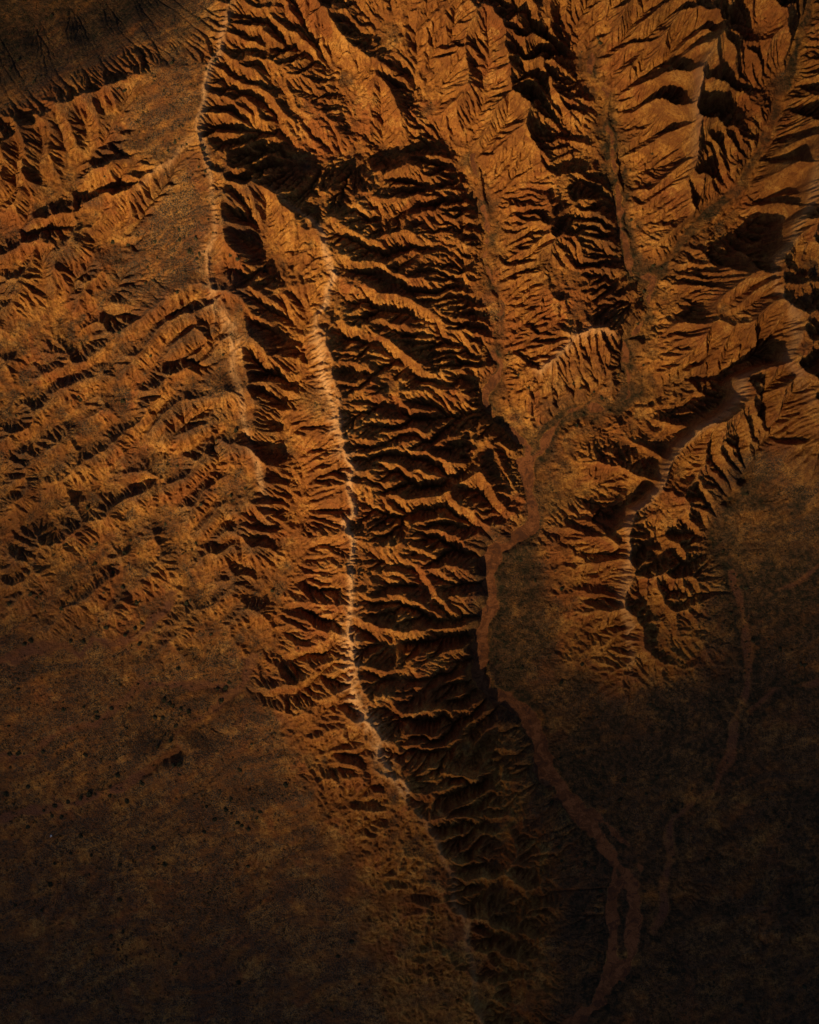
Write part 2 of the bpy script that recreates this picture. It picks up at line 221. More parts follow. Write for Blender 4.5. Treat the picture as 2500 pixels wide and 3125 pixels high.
 ('I 560,270 680,330 700,430 770,490 880,600 920,660', 6, 4), ('I 710,340 800,390 900,340 960,420', 5, 3), ('I 680,230 800,290 900,210', 5, 4), ('I 580,690 760,690', 4, 4), ('I 580,620 700,620', 3, 2), ('I 580,770 720,780 780,810 910,800', 4, 3), ('I 570,860 700,870 780,930 800,1000', 5, 3), ('I 560,930 450,1000', 4, 2),
 ('F 460,980 560,1080', 3, 3), ('F 300,1110 360,1230', 3, 3), ('F 640,950 720,850', 3, 2), ('F 860,820 1000,900 1100,970', 5, 3), ('F 1010,1040 1150,1100 1100,1250', 5, 4), ('F 880,1180 980,1240 1000,1380', 5, 3), ('F 800,1360 880,1480 800,1600', 5, 3), ('F 720,1480 800,1560', 4, 2),
 ('F 120,330 200,120', 4, 3), ('F 1480,420 1380,400 1200,460 1120,500', 5, 3), ('F 1560,480 1400,520', 4, 2), ('F 1280,100 1300,300 1220,430', 4, 4), ('C 1650,560 1550,700', 5, 3), ('C 1700,720 1560,830', 5, 3), ('F 1600,330 1725,420', 5, 3), ('F 1590,560 1725,600', 5, 3), ('F 1480,130 1600,180 1725,160', 5, 3), ('F 1590,680 1725,700', 5, 3), ('C 1640,1420 1725,1400', 4, 2), ('C 1600,1540 1725,1600', 4, 3),
]
# smooth grassy slopes and plains where gullies are faint: (outline, strength 0..1)
SMOOTH = [
 ('N -300,330 N 0,370 N 170,295 N 310,250 N 420,195 N 600,185 N 660,90 N 700,-300 N -300,-300', 1.0),
 ('A 900,440 1290,410 1215,830 1060,990 700,960 780,760', 1.0), ('A 1210,900 1310,1360 1240,1700 D 1250,120 900,360 620,300 A 700,1700 900,1330 1000,1150', .95), ('D 1300,420 1410,480 1480,820 1300,820 1180,760 1260,600', .8),
 ('N -200,1300 N 100,1230 N 240,1500 N 330,1760 N 480,1830 N 560,1990 N -200,1990', .22), ('N -200,1960 N 0,1990 N 250,1960 N 420,1985 N 560,2000 N 690,1960 N 740,2020 N 820,2160 N 880,2330 N 1000,2520 N 1090,2800 N 1200,3300 N -200,3300', .95),
 ('N 2160,1480 N 2330,1340 N 2560,1450 N 2560,3400 N 1560,3400 N 1720,3000 N 1690,2600 N 1480,2150 N 1430,1800 N 1480,1560 N 1640,1680 N 1700,2000 N 1880,2120 N 2090,2080 N 2160,1700', .85),
 ('E 120,760 330,740 390,920 330,960 150,880', .9), ('F 20,790 190,600 380,620 480,820 200,900 30,1000', .7), ('E 1000,1200 1200,1180 1280,1290 1150,1330', .4),
 ('C 300,900 560,1250 640,1720 F 700,100 600,700 460,880 420,600 450,300 300,100', .5), ('F 100,1100 200,1200 250,1500 I 0,100 F 0,1400', .3), ('C 1540,520 1250,1330 860,1640 760,1600 1200,1180 1400,760', .2),
]

def resample(p, step):
    d = np.hypot(*np.diff(p, axis=0).T); s = np.r_[0, np.cumsum(d)]
    n = max(2, int(s[-1] / step) + 1)
    t = np.linspace(0, s[-1], n)
    return np.c_[np.interp(t, s, p[:, 0]), np.interp(t, s, p[:, 1])], t / s[-1]

def to_world(p, z):
    """photo pixel + ground height -> metres, by the camera's height above the ground there"""
    k = MPP * (CAM_H - z) / CAM_H
    return np.c_[(p[:, 0] - CX) * k, -(p[:, 1] - CY) * k]

WX, WY = 226.0, 276.0                     # half extents of the fine terrain, metres
rng = np.random.default_rng(7)
f32 = np.float32

def grid_n(dx):
    return int(round(2 * WX / dx)) + 1, int(round(2 * WY / dx)) + 1

def resize(a, nx, ny):
    h, w = a.shape
    x = np.linspace(0, w - 1, nx); y = np.linspace(0, h - 1, ny)
    x0 = np.minimum(x.astype(int), w - 2); y0 = np.minimum(y.astype(int), h - 2)
    fx = (x - x0).astype(f32); fy = (y - y0).astype(f32)[:, None]
    r = a[y0] * (1 - fy) + a[y0 + 1] * fy
    return (r[:, x0] * (1 - fx) + r[:, x0 + 1] * fx).astype(f32)

def blur(a, r):
    """three box blurs of radius r cells"""
    r = int(max(1, r))
    for _ in range(2):
        for ax in (0, 1):
            p = np.pad(a, [(r + 1, r) if k == ax else (0, 0) for k in (0, 1)], mode='edge').astype(np.float64)
            c = np.cumsum(p, axis=ax)
            n = a.shape[ax]
            a = ((c[2 * r + 1:2 * r + 1 + n] - c[:n]) if ax == 0 else (c[:, 2 * r + 1:2 * r + 1 + n] - c[:, :n])) / (2 * r + 1)
            a = a.astype(f32)
    return a

def noise(nx, ny, dx, size, octaves=4, rough=0.5, seed=0):
    g = np.random.default_rng(seed)
    out = np.zeros((ny, nx), f32); amp = 1.0; tot = 0
    for o in range(octaves):
        s = size / 2 ** o
        mx, my = int(2 * WX / s) + 3, int(2 * WY / s) + 3
        if mx > nx: break
        a = g.standard_normal((my, mx)).astype(f32)
        h, w = a.shape
        x = np.arange(nx) * dx / s + g.random() * .9; y = np.arange(ny) * dx / s + g.random() * .9
        x0 = np.minimum(x.astype(int), w - 2); y0 = np.minimum(y.astype(int), h - 2)
        fx = (x - x0).astype(f32); fy = (y - y0).astype(f32)[:, None]
        fx = np.clip(fx, 0, 1); fy = np.clip(fy, 0, 1)
        fx = fx * fx * (3 - 2 * fx); fy = fy * fy * (3 - 2 * fy)
        r = a[y0] * (1 - fy) + a[y0 + 1] * fy
        out += amp * (r[:, x0] * (1 - fx) + r[:, x0 + 1] * fx)
        tot += amp * amp; amp *= rough
    return out / math.sqrt(tot)

def jitter(p, amp, seed):
    """natural wobble on a surveyed line"""
    g = np.random.default_rng(seed)
    n = len(p); out = p.copy()
    for k in (9, 4):
        m = n // k + 3
        q = g.standard_normal((m, 2))
        t = np.arange(n) / k
        for c in (0, 1):
            out[:, c] += amp * np.interp(t, np.arange(m), q[:, c]); 
        amp *= .6
    return out

def line_field(shape, dx, lines, wmax, north=1.0, south=1.0):
    """nearest-line distance and value: lines = [(pts world, value array)]"""
    ny, nx = shape
    D = np.full(shape, wmax * (1 if north == 1 else .9), f32); V = np.zeros(shape, f32); SD = np.zeros(shape, f32)
    for pts, val in lines:
        for i in range(len(pts) - 1):
            a, b = pts[i], pts[i + 1]
            x0 = int((min(a[0], b[0]) - wmax + WX) / dx); x1 = int((max(a[0], b[0]) + wmax + WX) / dx) + 2
            y0 = int((min(a[1], b[1]) - wmax + WY) / dx); y1 = int((max(a[1], b[1]) + wmax + WY) / dx) + 2
            x0, y0, x1, y1 = max(0, x0), max(0, y0), min(nx, x1), min(ny, y1)
            if x1 <= x0 or y1 <= y0: continue
            gx = (np.arange(x0, x1) * dx - WX - a[0])[None, :]; gy = (np.arange(y0, y1) * dx - WY - a[1])[:, None]
            ab = b - a; L = ab @ ab + 1e-9
            t = np.clip((gx * ab[0] + gy * ab[1]) / L, 0, 1)
            d = np.hypot(gx - t * ab[0], gy - t * ab[1])
            side = np.zeros_like(d)
            if north != 1.0:
                nn = np.array([-ab[1], ab[0]]) / math.sqrt(L)
                tilt = abs(nn[1]) ; nn = nn * (1 if nn[1] >= 0 else -1)
                side = np.clip((gx * nn[0] + gy * nn[1]) / 1.2, -1, 1) * tilt
                kk = np.where(side > 0, 1 + (north - 1) * side, 1 - (south - 1) * side)
                d = d * kk
            v = val[i] + (val[i + 1] - val[i]) * t
            Dv = D[y0:y1, x0:x1]; Vv = V[y0:y1, x0:x1]; Sv = SD[y0:y1, x0:x1]
            m = d < Dv
            Dv[m] = d[m]; Vv[m] = v[m]; Sv[m] = side[m]
    return (D, V, SD) if north != 1.0 else (D, V)

def poly_mask(shape, dx, pts):
    ny, nx = shape
    X = np.arange(nx) * dx - WX; Y = np.arange(ny) * dx - WY
    m = np.zeros(shape, bool)
    n = len(pts)
    for i in range(n):
        (x0, y0), (x1, y1) = pts[i], pts[(i + 1) % n]
        if y0 == y1: continue
        rows = (Y >= min(y0, y1)) & (Y < max(y0, y1))
        xi = x0 + (Y[rows] - y0) * (x1 - x0) / (y1 - y0)
        m[rows] ^= X[None, :] < xi[:, None]
    return m

def membrane(dx_levels, cons):
    """surface through the crest and valley lines (relaxed from coarse to fine)"""
    H = None
    for dx in dx_levels:
        nx, ny = grid_n(dx)
        fix = np.zeros((ny, nx), bool); S = np.zeros((ny, nx), np.float64); N = np.zeros((ny, nx))
        for p, z in cons:
            ix = np.round((p[:, 0] + WX) / dx).astype(int); iy = np.round((p[:, 1] + WY) / dx).astype(int)
            ok = (ix >= 0) & (iy >= 0) & (ix < nx) & (iy < ny)
            np.add.at(S, (iy[ok], ix[ok]), z[ok]); np.add.at(N, (iy[ok], ix[ok]), 1)
        fix = N > 0; Z = np.where(fix, S / np.maximum(N, 1), 0).astype(f32)
        H = np.full((ny, nx), 25, f32) if H is None else resize(H, nx, ny)
        for it in range(700 if dx > 3 else 350):
            H[fix] = Z[fix]
            P = np.pad(H, 1, mode='edge')
            H = .25 * (P[:-2, 1:-1] + P[2:, 1:-1] + P[1:-1, :-2] + P[1:-1, 2:])
        H[fix] = Z[fix]
    return H

OFF = [(-1, -1), (-1, 0), (-1, 1), (0, -1), (0, 1), (1, -1), (1, 0), (1, 1)]
def receivers(h, dx, jit):
    ny, nx = h.shape
    P = np.pad(h, 1, mode='constant', constant_values=1e6)
    best = np.zeros(h.shape, f32); bi = np.zeros(h.shape, np.int8)
    for k, (dy, dx_) in enumerate(OFF):
        s = h - P[1 + dy:1 + dy + ny, 1 + dx_:1 + dx_ + nx]
        if dy and dx_: s = s * f32(.7071)
        if jit: s = s * (f32(1 - jit) + f32(2 * jit) * rng.random(h.shape, dtype=f32))
        m = s > best
        best[m] = s[m]; bi[m] = k + 1
    off = np.array([0] + [dy * nx + dx_ for dy, dx_ in OFF])
    ln = np.array([1] + [math.hypot(a, b) for a, b in OFF], f32) * f32(dx)
    idx = np.arange(h.size)
    b = bi.ravel()
    return idx + off[b], ln[b]

def accumulate(rec, w):
    n = len(rec); idx = np.arange(n)
    P = np.where(rec == idx, n, rec); P = np.append(P, n)
    A = np.append(w, 0).astype(np.float64)
    for _ in range(13):
        add = np.bincount(P, weights=A, minlength=n + 1); add[n] = 0
        A[:n] += add[:n]
        P = P[P]
        if (P == n).all(): break
    return A[:n]

def implicit(h, rec, F):
    """h_i = (h_i + F h_rec) / (1 + F) solved down every stream by pointer jumping"""
    n = len(rec); root = rec == np.arange(n)
    a = np.where(root, h, h / (1 + F)); b = np.where(root, 0, F / (1 + F))
    P = rec.copy()
    for _ in range(13):
        a = a + b * a[P]; b = b * b[P]; P = P[P]
        if b.max() < 1e-6: break
    return a

def fill(h, n, eps=1e-3):
    W = np.full(h.shape, 1e5, f32)
    W[0] = h[0]; W[-1] = h[-1]; W[:, 0] = h[:, 0]; W[:, -1] = h[:, -1]
    for _ in range(n):
        P = np.pad(W, 1, mode='edge')
        m = P[1:-1, :-2]
        for dy, dx_ in OFF:
            m = np.minimum(m, P[1 + dy:1 + dy + h.shape[0], 1 + dx_:1 + dx_ + h.shape[1]])
        Wn = np.maximum(h, np.minimum(W, m + eps))
        if np.array_equal(Wn, W): break
        W = Wn
    return np.where(W > 9e4, h, W)

def creep(h, dx, sc, k0, kmax=.9):
    """hillslope creep that runs away on faces steeper than sc"""
    P = np.pad(h, 1, mode='edge')
    gx = (P[1:-1, 2:] - P[1:-1, :-2]) / (2 * dx); gy = (P[2:, 1:-1] - P[:-2, 1:-1]) / (2 * dx)
    q = (gx * gx + gy * gy) / (sc * sc)
    k = np.minimum(k0 + .10 * np.maximum(q - 1, 0) + .02 * q, kmax).astype(f32)
    c = .2 * (P[:-2, 1:-1] + P[2:, 1:-1] + P[1:-1, :-2] + P[1:-1, 2:]) + .05 * (P[:-2, :-2] + P[2:, :-2] + P[:-2, 2:] + P[2:, 2:])
    return h + k * (c - h)

def EAST(nx, ny):
    x = np.linspace(-WX, WX, nx)[None, :]; y = np.linspace(-WY, WY, ny)[:, None]
    a = 1 / (1 + np.exp(-(x - 45) / 9)); b = 1 / (1 + np.exp(-(y - 190 - .33 * (x + 200)) / 4)) / (1 + np.exp((x + 104) / 6))
    return np.maximum(a, b).astype(f32)

def LEFT(nx, ny):
    x = np.linspace(-WX, WX, nx); y = np.linspace(-WY, WY, ny)
    return (1 / (1 + np.exp((x + 62) / 5)))[None, :].astype(f32) * np.ones((ny, 1), f32)

def lift(p, z):
    bump = .18 * np.exp(-((p[:, 0] - 1800) / 330) ** 2 - ((p[:, 1] - 250) / 480) ** 2)
    return relief(p) * z * (1 + bump * np.clip((z - 16) / 26, 0, 1))

def streak(nx, ny, dx, seed, ang=-20.0, along=30.0, across=4.5):
    """noise drawn out along the fall of the plain"""
    g = np.random.default_rng(seed); ca, sa = math.cos(math.radians(ang)), math.sin(math.radians(ang))
    X = (np.arange(nx) * dx - WX)[None, :]; Y = (np.arange(ny) * dx - WY)[:, None]
    warp = 5 * noise(nx, ny, dx, 45, 3, .5, seed + 1)
    U = X * ca - Y * sa; V = X * sa + Y * ca + warp
    out = np.zeros((ny, nx), f32); amp = 1; tot = 0
    for o in range(4):
        a, c = along / 1.7 ** o, across / 1.7 ** o
        m = g.standard_normal((256, 256)).astype(f32)
        u = U / a + 1000; v = V / c + 1000
        u0 = np.floor(u).astype(int); v0 = np.floor(v).astype(int)
        fu = (u - u0).astype(f32); fv = (v - v0).astype(f32); fu = fu * fu * (3 - 2 * fu); fv = fv * fv * (3 - 2 * fv)
        A_ = m[v0 & 255, u0 & 255]; B_ = m[v0 & 255, (u0 + 1) & 255]; C_ = m[(v0 + 1) & 255, u0 & 255]; D_ = m[(v0 + 1) & 255, (u0 + 1) & 255]
        out += amp * ((A_ * (1 - fu) + B_ * fu) * (1 - fv) + (C_ * (1 - fu) + D_ * fu) * fv); tot += amp * amp; amp *= .65
    return out / math.sqrt(tot)

def relief(p):
    return HS * (1 + .22 / (1 + np.exp(-(p[:, 0] - 1720) / 90)))

def build_terrain(final_dx=0.4, log=print):
    t0 = time.time()
    cons = []; crest_lines = []; beds = []
    keeps = []
    for i_c, (s, zs) in enumerate(CRESTS):
        p, t = resample(parse(s), 4.0)
        z = lift(p, np.interp(t, np.linspace(0, 1, len(zs)), zs))
        w = jitter(to_world(p, z), .25, len(p))
        cons.append((w, z)); crest_lines.append((w, z))
        keeps.append((w, z, 1.0 if i_c in STRONG else .55))
    for s, zs, hw, bare in VALLEYS:
        p, t = resample(parse(s), 4.0)
        z = lift(p, np.interp(t, np.linspace(0, 1, len(zs)), zs))
        w = jitter(to_world(p, z), .2, len(p))
        cons.append((w, z))
        if bare or hw >= .8: beds.append((w, z, hw - (0 if bare else .7), bare))
    for s, zs in CONTROL:
        p, t = resample(parse(s), 4.0)
        z = lift(p, np.interp(t, np.linspace(0, 1, len(zs)), zs))
        cons.append((to_world(p, z), z))
    H1 = membrane((12.8, 6.4, 3.2, 1.6), cons)
    log('membrane', time.time() - t0)
    dx = 0.8
    nx, ny = grid_n(dx)
    base = resize(H1, nx, ny)
    shape = base.shape
    # smoothness (0 = bare gullied rock, 1 = grassy)
    sm = np.zeros(shape, f32)
    for s, v in SMOOTH:
        p = parse(s)
        ix = np.clip(((p[:, 0] - CX) * MPP + WX) / dx, 0, nx - 1).astype(int); iy = np.clip((-(p[:, 1] - CY) * MPP + WY) / dx, 0, ny - 1).astype(int)
        z = base[iy, ix]
        sm = np.maximum(sm, v * poly_mask(shape, dx, to_world(p, z)))
    sm = blur(sm, 6)
    sm = np.clip(sm + .16 * noise(nx, ny, dx, 26, 4, .6, 5) * (sm > .02) * (sm < .98), 0, 1)
    # plains get rounded, not creased
    bs = blur(base, 9)
    base = base * (1 - .9 * sm) + bs * .9 * sm
    # lesser spurs
    lines = []
    for i, (s, a0, a1) in enumerate(SPURS):
        p, t = resample(parse(s), 6.0)
        ix = np.clip(((p[:, 0] - CX) * MPP + WX) / dx, 0, nx - 1).astype(int); iy = np.clip((-(p[:, 1] - CY) * MPP + WY) / dx, 0, ny - 1).astype(int)
        z = base[iy, ix] + .5 * (a0 + a1)
        w = jitter(to_world(p, z), .6, i)
        if p[:, 0].mean() < 830 and p[:, 1].mean() > 500: a0, a1 = a0 * 1.7, a1 * 1.7
        env = np.minimum(1, np.minimum(t * 8 + .25, (1 - t) * 6 + .2))
        lines.append((w, (a0 + (a1 - a0) * t) * env))
    D, V, SD = line_field(shape, dx, lines, 14.0, north=.5, south=1.25)
    wdt = 2.2 + V * 1.0
    q = np.clip(1 - D / np.maximum(wdt, .1), 0, 1)
    bump = V * (q * (2 - q) * .6 + q * .4)
    # each spur drops to a gully along its foot on the steep side
    trench = np.clip(1 - np.abs(D - wdt * 1.02) / (.42 * wdt), 0, 1) * V * np.clip(-SD * 1.6, 0, 1) * (V > .5)
    h = base + bump * SPUR - trench * .5
    rough = 1 - sm
    rn = noise(nx, ny, dx, 16, 4, .6, 61)
    h = h + sm * (.35 * streak(nx, ny, dx, 71) + .25 * noise(nx, ny, dx, 14, 4, .6, 72))
    h = h + rough * (1 + 1.5 * EAST(nx, ny) - .45 * LEFT(nx, ny)) * (1.2 * rn + 1.0 * (.6 - np.abs(noise(nx, ny, dx, 10, 4, .6, 62))) + .7 * noise(nx, ny, dx, 4, 2, .6, 63)) * np.clip((h - 4) / 12, 0, 1)
    log('spurs', time.time() - t0)
    # crest lines at full sharpness
    river_D = np.full(shape, 30., f32); river_V = np.zeros(shape, f32); river_W = np.ones(shape, f32); bare_D = np.full(shape, 30., f32); wash_D = np.full(shape, 30., f32)
    for w, z, hw, bare in beds:
        d, v = line_field(shape, dx, [(w, z)], 12.0)
        d0 = d
        if bare == 1 and hw < 1.5: hw_ = hw + 1.1
        else: hw_ = hw
        d = d0 - hw_
        m = (d < river_D) & (d < 11)
        river_D[m] = d[m]; river_V[m] = v[m]
        if bare == 1: bare_D = np.minimum(bare_D, d0 - hw)
        if bare == 2: wash_D = np.minimum(wash_D, d0 - hw)
    wob = noise(nx, ny, dx, 12, 4, .55, 9)
    wob2 = noise(nx, ny, dx, 5, 3, .6, 19)
    river_D += wob * 1.1 + wob2 * .6; bare_D += wob * 1.2 + wob2 * .8
    bed = river_D < 0
    h = np.where(bed, np.minimum(h, river_V), h)
    strong = [(w, z) for w, z, k in keeps if k == 1.0]; weak = [(w, z) for w, z, k in keeps if k != 1.0]
    kd, kz = line_field(shape, dx, strong, 7.0); kd2, kz2 = line_field(shape, dx, weak, 5.0)
    knoise = noise(nx, ny, dx, 6, 3, .6, 301)
    keep = np.maximum(np.where(kd < 2.2, kz + .6 * knoise - .5 - 1.3 * kd, -1e3), np.where(kd2 < 1.4, kz2 + .8 * knoise - 1.3 - 1.3 * kd2, -1e3)).astype(f32)
    # gentle back slopes of the western spurs keep their turf
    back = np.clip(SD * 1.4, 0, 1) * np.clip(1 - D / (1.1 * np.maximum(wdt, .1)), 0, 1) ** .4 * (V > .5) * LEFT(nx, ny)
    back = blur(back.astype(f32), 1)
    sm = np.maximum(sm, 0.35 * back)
    target = h.copy()
    K0 = np.ones(shape, f32)
    levels = [(1.6, 34), (0.8, 26), (final_dx, 20)] if final_dx < .8 else [(1.6, 34), (final_dx, 26)]
    cur = h
    area = None
    for li, (dx, nit) in enumerate(levels):
        nx, ny = grid_n(dx)
        tgt = resize(target, nx, ny); cur = resize(cur, nx, ny)
        smg = resize(sm, nx, ny)
        kp = resize(np.maximum(keep, -60), nx, ny)
        bd = resize(river_D, nx, ny) < 0; bv = resize(river_V, nx, ny)
        cur = cur + noise(nx, ny, dx, 9 * dx, 3, .7, 30 + li).astype(f32) * (.35 * dx) * (1 - .75 * smg)
        cur[bd] = bv[bd]
        K = (1 - smg) ** 1.3 * .95 + .06
        K = K * (1 + .8 * LEFT(nx, ny) + 1.6 * EAST(nx, ny) * (1 - LEFT(nx, ny))) * np.exp(.35 * noise(nx, ny, dx, 20, 3, .6, 50))
        rad = 7.0 / dx
        tb = blur(tgt, rad)
        kp = np.where(kp > cur - 6, kp, -1e3).astype(f32)
        scm = (SC[li] + (.95 - SC[li]) * EAST(nx, ny)).astype(f32)
        if li < 2: cur = fill(cur, 700 if li == 0 else 300)
        for it in range(nit):
            rec, ln = receivers(cur, dx, .42)
            flat_bed = bd.ravel()
            rec[flat_bed] = np.arange(cur.size)[flat_bed]
            A = accumulate(rec, np.full(cur.size, dx * dx))
            kk = KE[li] * K.ravel() * np.minimum(A, 6e3) ** ME[li] / ln
            new = implicit(cur.ravel().astype(np.float64), rec, kk).astype(f32).reshape(cur.shape)
            new = np.maximum(new, cur - 3 * dx)
            cur = new
            # slow uplift keeps the surveyed heights
            up = tb - blur(cur, rad)
            cur = cur + f32(UP) * np.clip(up, -2, 6)
            cur[bd] = bv[bd]
            cur = creep(cur, dx, scm, KD[li] * (1 + 4 * smg) + .05 * smg, .9 if li < 2 else .22)
            if it % 5 == 4 and it < nit - 4:
                cur = cur + noise(nx, ny, dx, 5 * dx, 3, .75, 900 + 31 * li + it) * (RN[li] * (1 - .96 * smg))
                cur[bd] = bv[bd]
            if li < 2 or it < 4: cur = np.maximum(cur, kp)
            # pits silt up
            P = np.pad(cur, 1, mode='edge')
            mn = P[:-2, 1:-1]
            for dy, dx_ in OFF: mn = np.minimum(mn, P[1 + dy:1 + dy + ny, 1 + dx_:1 + dx_ + nx])
            cur = np.maximum(cur, mn + 1e-3 * (1 - bd)) if True else cur
        log('level', dx, time.time() - t0)
        log('still ponded', float(((fill(cur, 60) - cur) > .5).mean())) if DIAG else None
    bareg0 = resize(bare_D, nx, ny)
    # crumbly knobs and cracks too small for the running water
    k1 = .5 - np.abs(noise(nx, ny, dx, 4.6, 3, .65, 401)); k2 = .5 - np.abs(noise(nx, ny, dx, 2.4, 2, .6, 402))
    steep = np.clip(np.hypot(*np.gradient(blur(cur, 3), dx)) / .5, .25, 1)
    cur = cur + ((.75 * k1 + .42 * k2) * (1 - .85 * smg) * (1 - .55 * LEFT(nx, ny)) * steep * (bareg0 > 1)).astype(f32)
    rec, ln = receivers(cur, dx, 0)
    A = accumulate(rec, np.full(cur.size, dx * dx)).reshape(cur.shape).astype(f32)
    bareg = resize(bare_D, nx, ny)
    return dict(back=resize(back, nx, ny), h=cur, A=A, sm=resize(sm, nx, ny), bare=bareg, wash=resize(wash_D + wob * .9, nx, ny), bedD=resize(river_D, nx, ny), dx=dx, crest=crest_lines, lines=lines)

DIAG = False
UP, HS, SPUR = 0.30, 0.72, 0.70
KE, ME, SC = (.032, .036, .105), (.40, .40, .34), (.62, .70, 1.0)
KD, RN = (.04, .025, .0), (.30, .25, .22)
# ==== TERRAIN END
T = build_terrain(0.36)
h = T['h']; dx = T['dx']; ny, nx = h.shape
print('terrain', h.shape, float(h.min()), float(h.max()))

def ground_z(x, y):
    fx = min(max((x + WX) / dx, 0), nx - 1.001); fy = min(max((y + WY) / dx, 0), ny - 1.001)
    i, j = int(fx), int(fy); a, b = fx - i, fy - j
    return float((h[j, i] * (1 - a) + h[j, i + 1] * a) * (1 - b) + (h[j + 1, i] * (1 - a) + h[j + 1, i + 1] * a) * b)

def on_ground(px, py):
    """where the line of sight through a photo pixel meets the ground"""
    z = 10.0
    for _ in range(8):
        k = MPP * (CAM_H - z) / CAM_H
        x, y = (px - CX) * k, -(py - CY) * k
        z = ground_z(x, y)
    return x, y, z

# ------------------------------------------------------------------ helpers
def tag(o, label=None, cat=None, group=None, kind=None):
    for k, v in (('label', label), ('category', cat), ('group', group), ('kind', kind)):
        if v: o[k] = v
    return o

def mesh_from(name, verts, quads, mat, smooth=True):
    me = bpy.data.meshes.new(name)
    verts = np.asarray(verts, f32); quads = np.asarray(quads, np.int32)
    me.vertices.add(len(verts)); me.vertices.foreach_set('co', verts.ravel())
    n = quads.shape[1]
    me.loops.add(quads.size); me.loops.foreach_set('vertex_index', quads.ravel())
    me.polygons.add(len(quads)); me.polygons.foreach_set('loop_start', np.arange(0, quads.size, n, dtype=np.int32))
    me.polygons.foreach_set('use_smooth', np.full(len(quads), smooth))
    me.update(calc_edges=True)
    me.materials.append(mat)
    return me

def node_mat(name):
    m = bpy.data.materials.new(name); m.use_nodes = True
    nt = m.node_tree; nt.nodes.clear()
    out = nt.nodes.new('ShaderNodeOutputMaterial')
    return m, nt, out

def N(nt, kind, **kw):
    n = nt.nodes.new(kind)
    for k, v in kw.items():
        if k.startswith('i_'): n.inputs[int(k[2:]) if k[2:].isdigit() else k[2:].replace('_', ' ')].default_value = v
        else: setattr(n, k, v)
    return n

def mix(nt, fac, a, b, blend='MIX'):
    n = nt.nodes.new('ShaderNodeMix'); n.data_type = 'RGBA'; n.blend_type = blend
    for sock, v in ((n.inputs[0], fac), (n.inputs[6], a), (n.inputs[7], b)):
        if hasattr(v, 'is_output'): nt.links.new(v, sock)
        elif isinstance(v, tuple): sock.default_value = (*v, 1)
        else: sock.default_value = v
    return n.outputs[2]

def ramp(nt, src, lo, hi, to0=0.0, to1=1.0):
    n = N(nt, 'ShaderNodeMapRange'); n.interpolation_type = 'SMOOTHSTEP'
    nt.links.new(src, n.inputs[0])
    for i, v in zip((1, 2, 3, 4), (lo, hi, to0, to1)): n.inputs[i].default_value = v
    return n.outputs[0]

def math_(nt, op, a, b):
    n = N(nt, 'ShaderNodeMath', operation=op)
    for s, v in ((n.inputs[0], a), (n.inputs[1], b)):
        if hasattr(v, 'is_output'): nt.links.new(v, s)
        else: s.default_value = v
    return n.outputs[0]

def tex(nt, co, scale, detail=4, rough=.6, dist=0.0):
    n = N(nt, 'ShaderNodeTexNoise'); n.inputs['Scale'].default_value = scale; n.inputs['Detail'].default_value = detail
    n.inputs['Roughness'].default_value = rough; n.inputs['Distortion'].default_value = dist
    nt.links.new(co, n.inputs['Vector'])
    return n.outputs['Fac']

# ------------------------------------------------------------------ ground materials
def ground_material():
    m, nt, out = node_mat('eroded_soil')
    co = N(nt, 'ShaderNodeTexCoord').outputs['Object']
    att = N(nt, 'ShaderNodeAttribute', attribute_name='cover')
    sep = N(nt, 'ShaderNodeSeparateColor'); nt.links.new(att.outputs['Color'], sep.inputs[0])
    grass, pale, silt = sep.outputs
    lush = att.outputs['Alpha']
    big = tex(nt, co, .018, 5, .6); mid = tex(nt, co, .09, 5, .65); fine = tex(nt, co, .42, 5, .72); grit = tex(nt, co, 1.5, 4, .7)
    rock = mix(nt, ramp(nt, big, .38, .62), (.36, .142, .030), (.48, .215, .044))
    rock = mix(nt, ramp(nt, tex(nt, co, .035, 5, .6, .6), .50, .62), rock, (.325, .108, .028))
    rock = mix(nt, math_(nt, 'MULTIPLY', ramp(nt, mid, .46, .60), .8), rock, (.215, .078, .020))
    rock = mix(nt, math_(nt, 'MULTIPLY', ramp(nt, mid, .46, .36), .7), rock, (.56, .275, .066))
    rock = mix(nt, math_(nt, 'MULTIPLY', ramp(nt, fine, .44, .60), .65), rock, (.19, .060, .016))
    rock = mix(nt, math_(nt, 'MULTIPLY', ramp(nt, grit, .50, .64), .6), rock, (.13, .043, .013))
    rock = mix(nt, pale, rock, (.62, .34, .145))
    col = mix(nt, silt, rock, (.155, .060, .030))
    # dry olive grass in tufts
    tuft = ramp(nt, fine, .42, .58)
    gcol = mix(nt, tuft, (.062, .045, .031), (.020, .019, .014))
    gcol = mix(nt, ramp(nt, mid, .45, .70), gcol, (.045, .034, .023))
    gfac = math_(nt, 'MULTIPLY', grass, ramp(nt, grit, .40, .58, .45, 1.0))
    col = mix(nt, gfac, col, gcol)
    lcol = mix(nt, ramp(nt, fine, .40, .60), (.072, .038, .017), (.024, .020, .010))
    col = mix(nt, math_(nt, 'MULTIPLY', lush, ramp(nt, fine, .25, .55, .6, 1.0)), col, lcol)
    p = N(nt, 'ShaderNodeBsdfPrincipled'); p.inputs['Roughness'].default_value = .95; p.inputs['Specular IOR Level'].default_value = .12
    nt.links.new(col, p.inputs['Base Color'])
    bsum = math_(nt, 'ADD', math_(nt, 'MULTIPLY', fine, 1.0), math_(nt, 'MULTIPLY', grit, .5))
    b = N(nt, 'ShaderNodeBump'); b.inputs['Strength'].default_value = 1.0; b.inputs['Distance'].default_value = 1.6
    nt.links.new(bsum, b.inputs['Height']); nt.links.new(b.outputs[0], p.inputs['Normal'])
    nt.links.new(p.outputs[0], out.inputs[0])
    return m

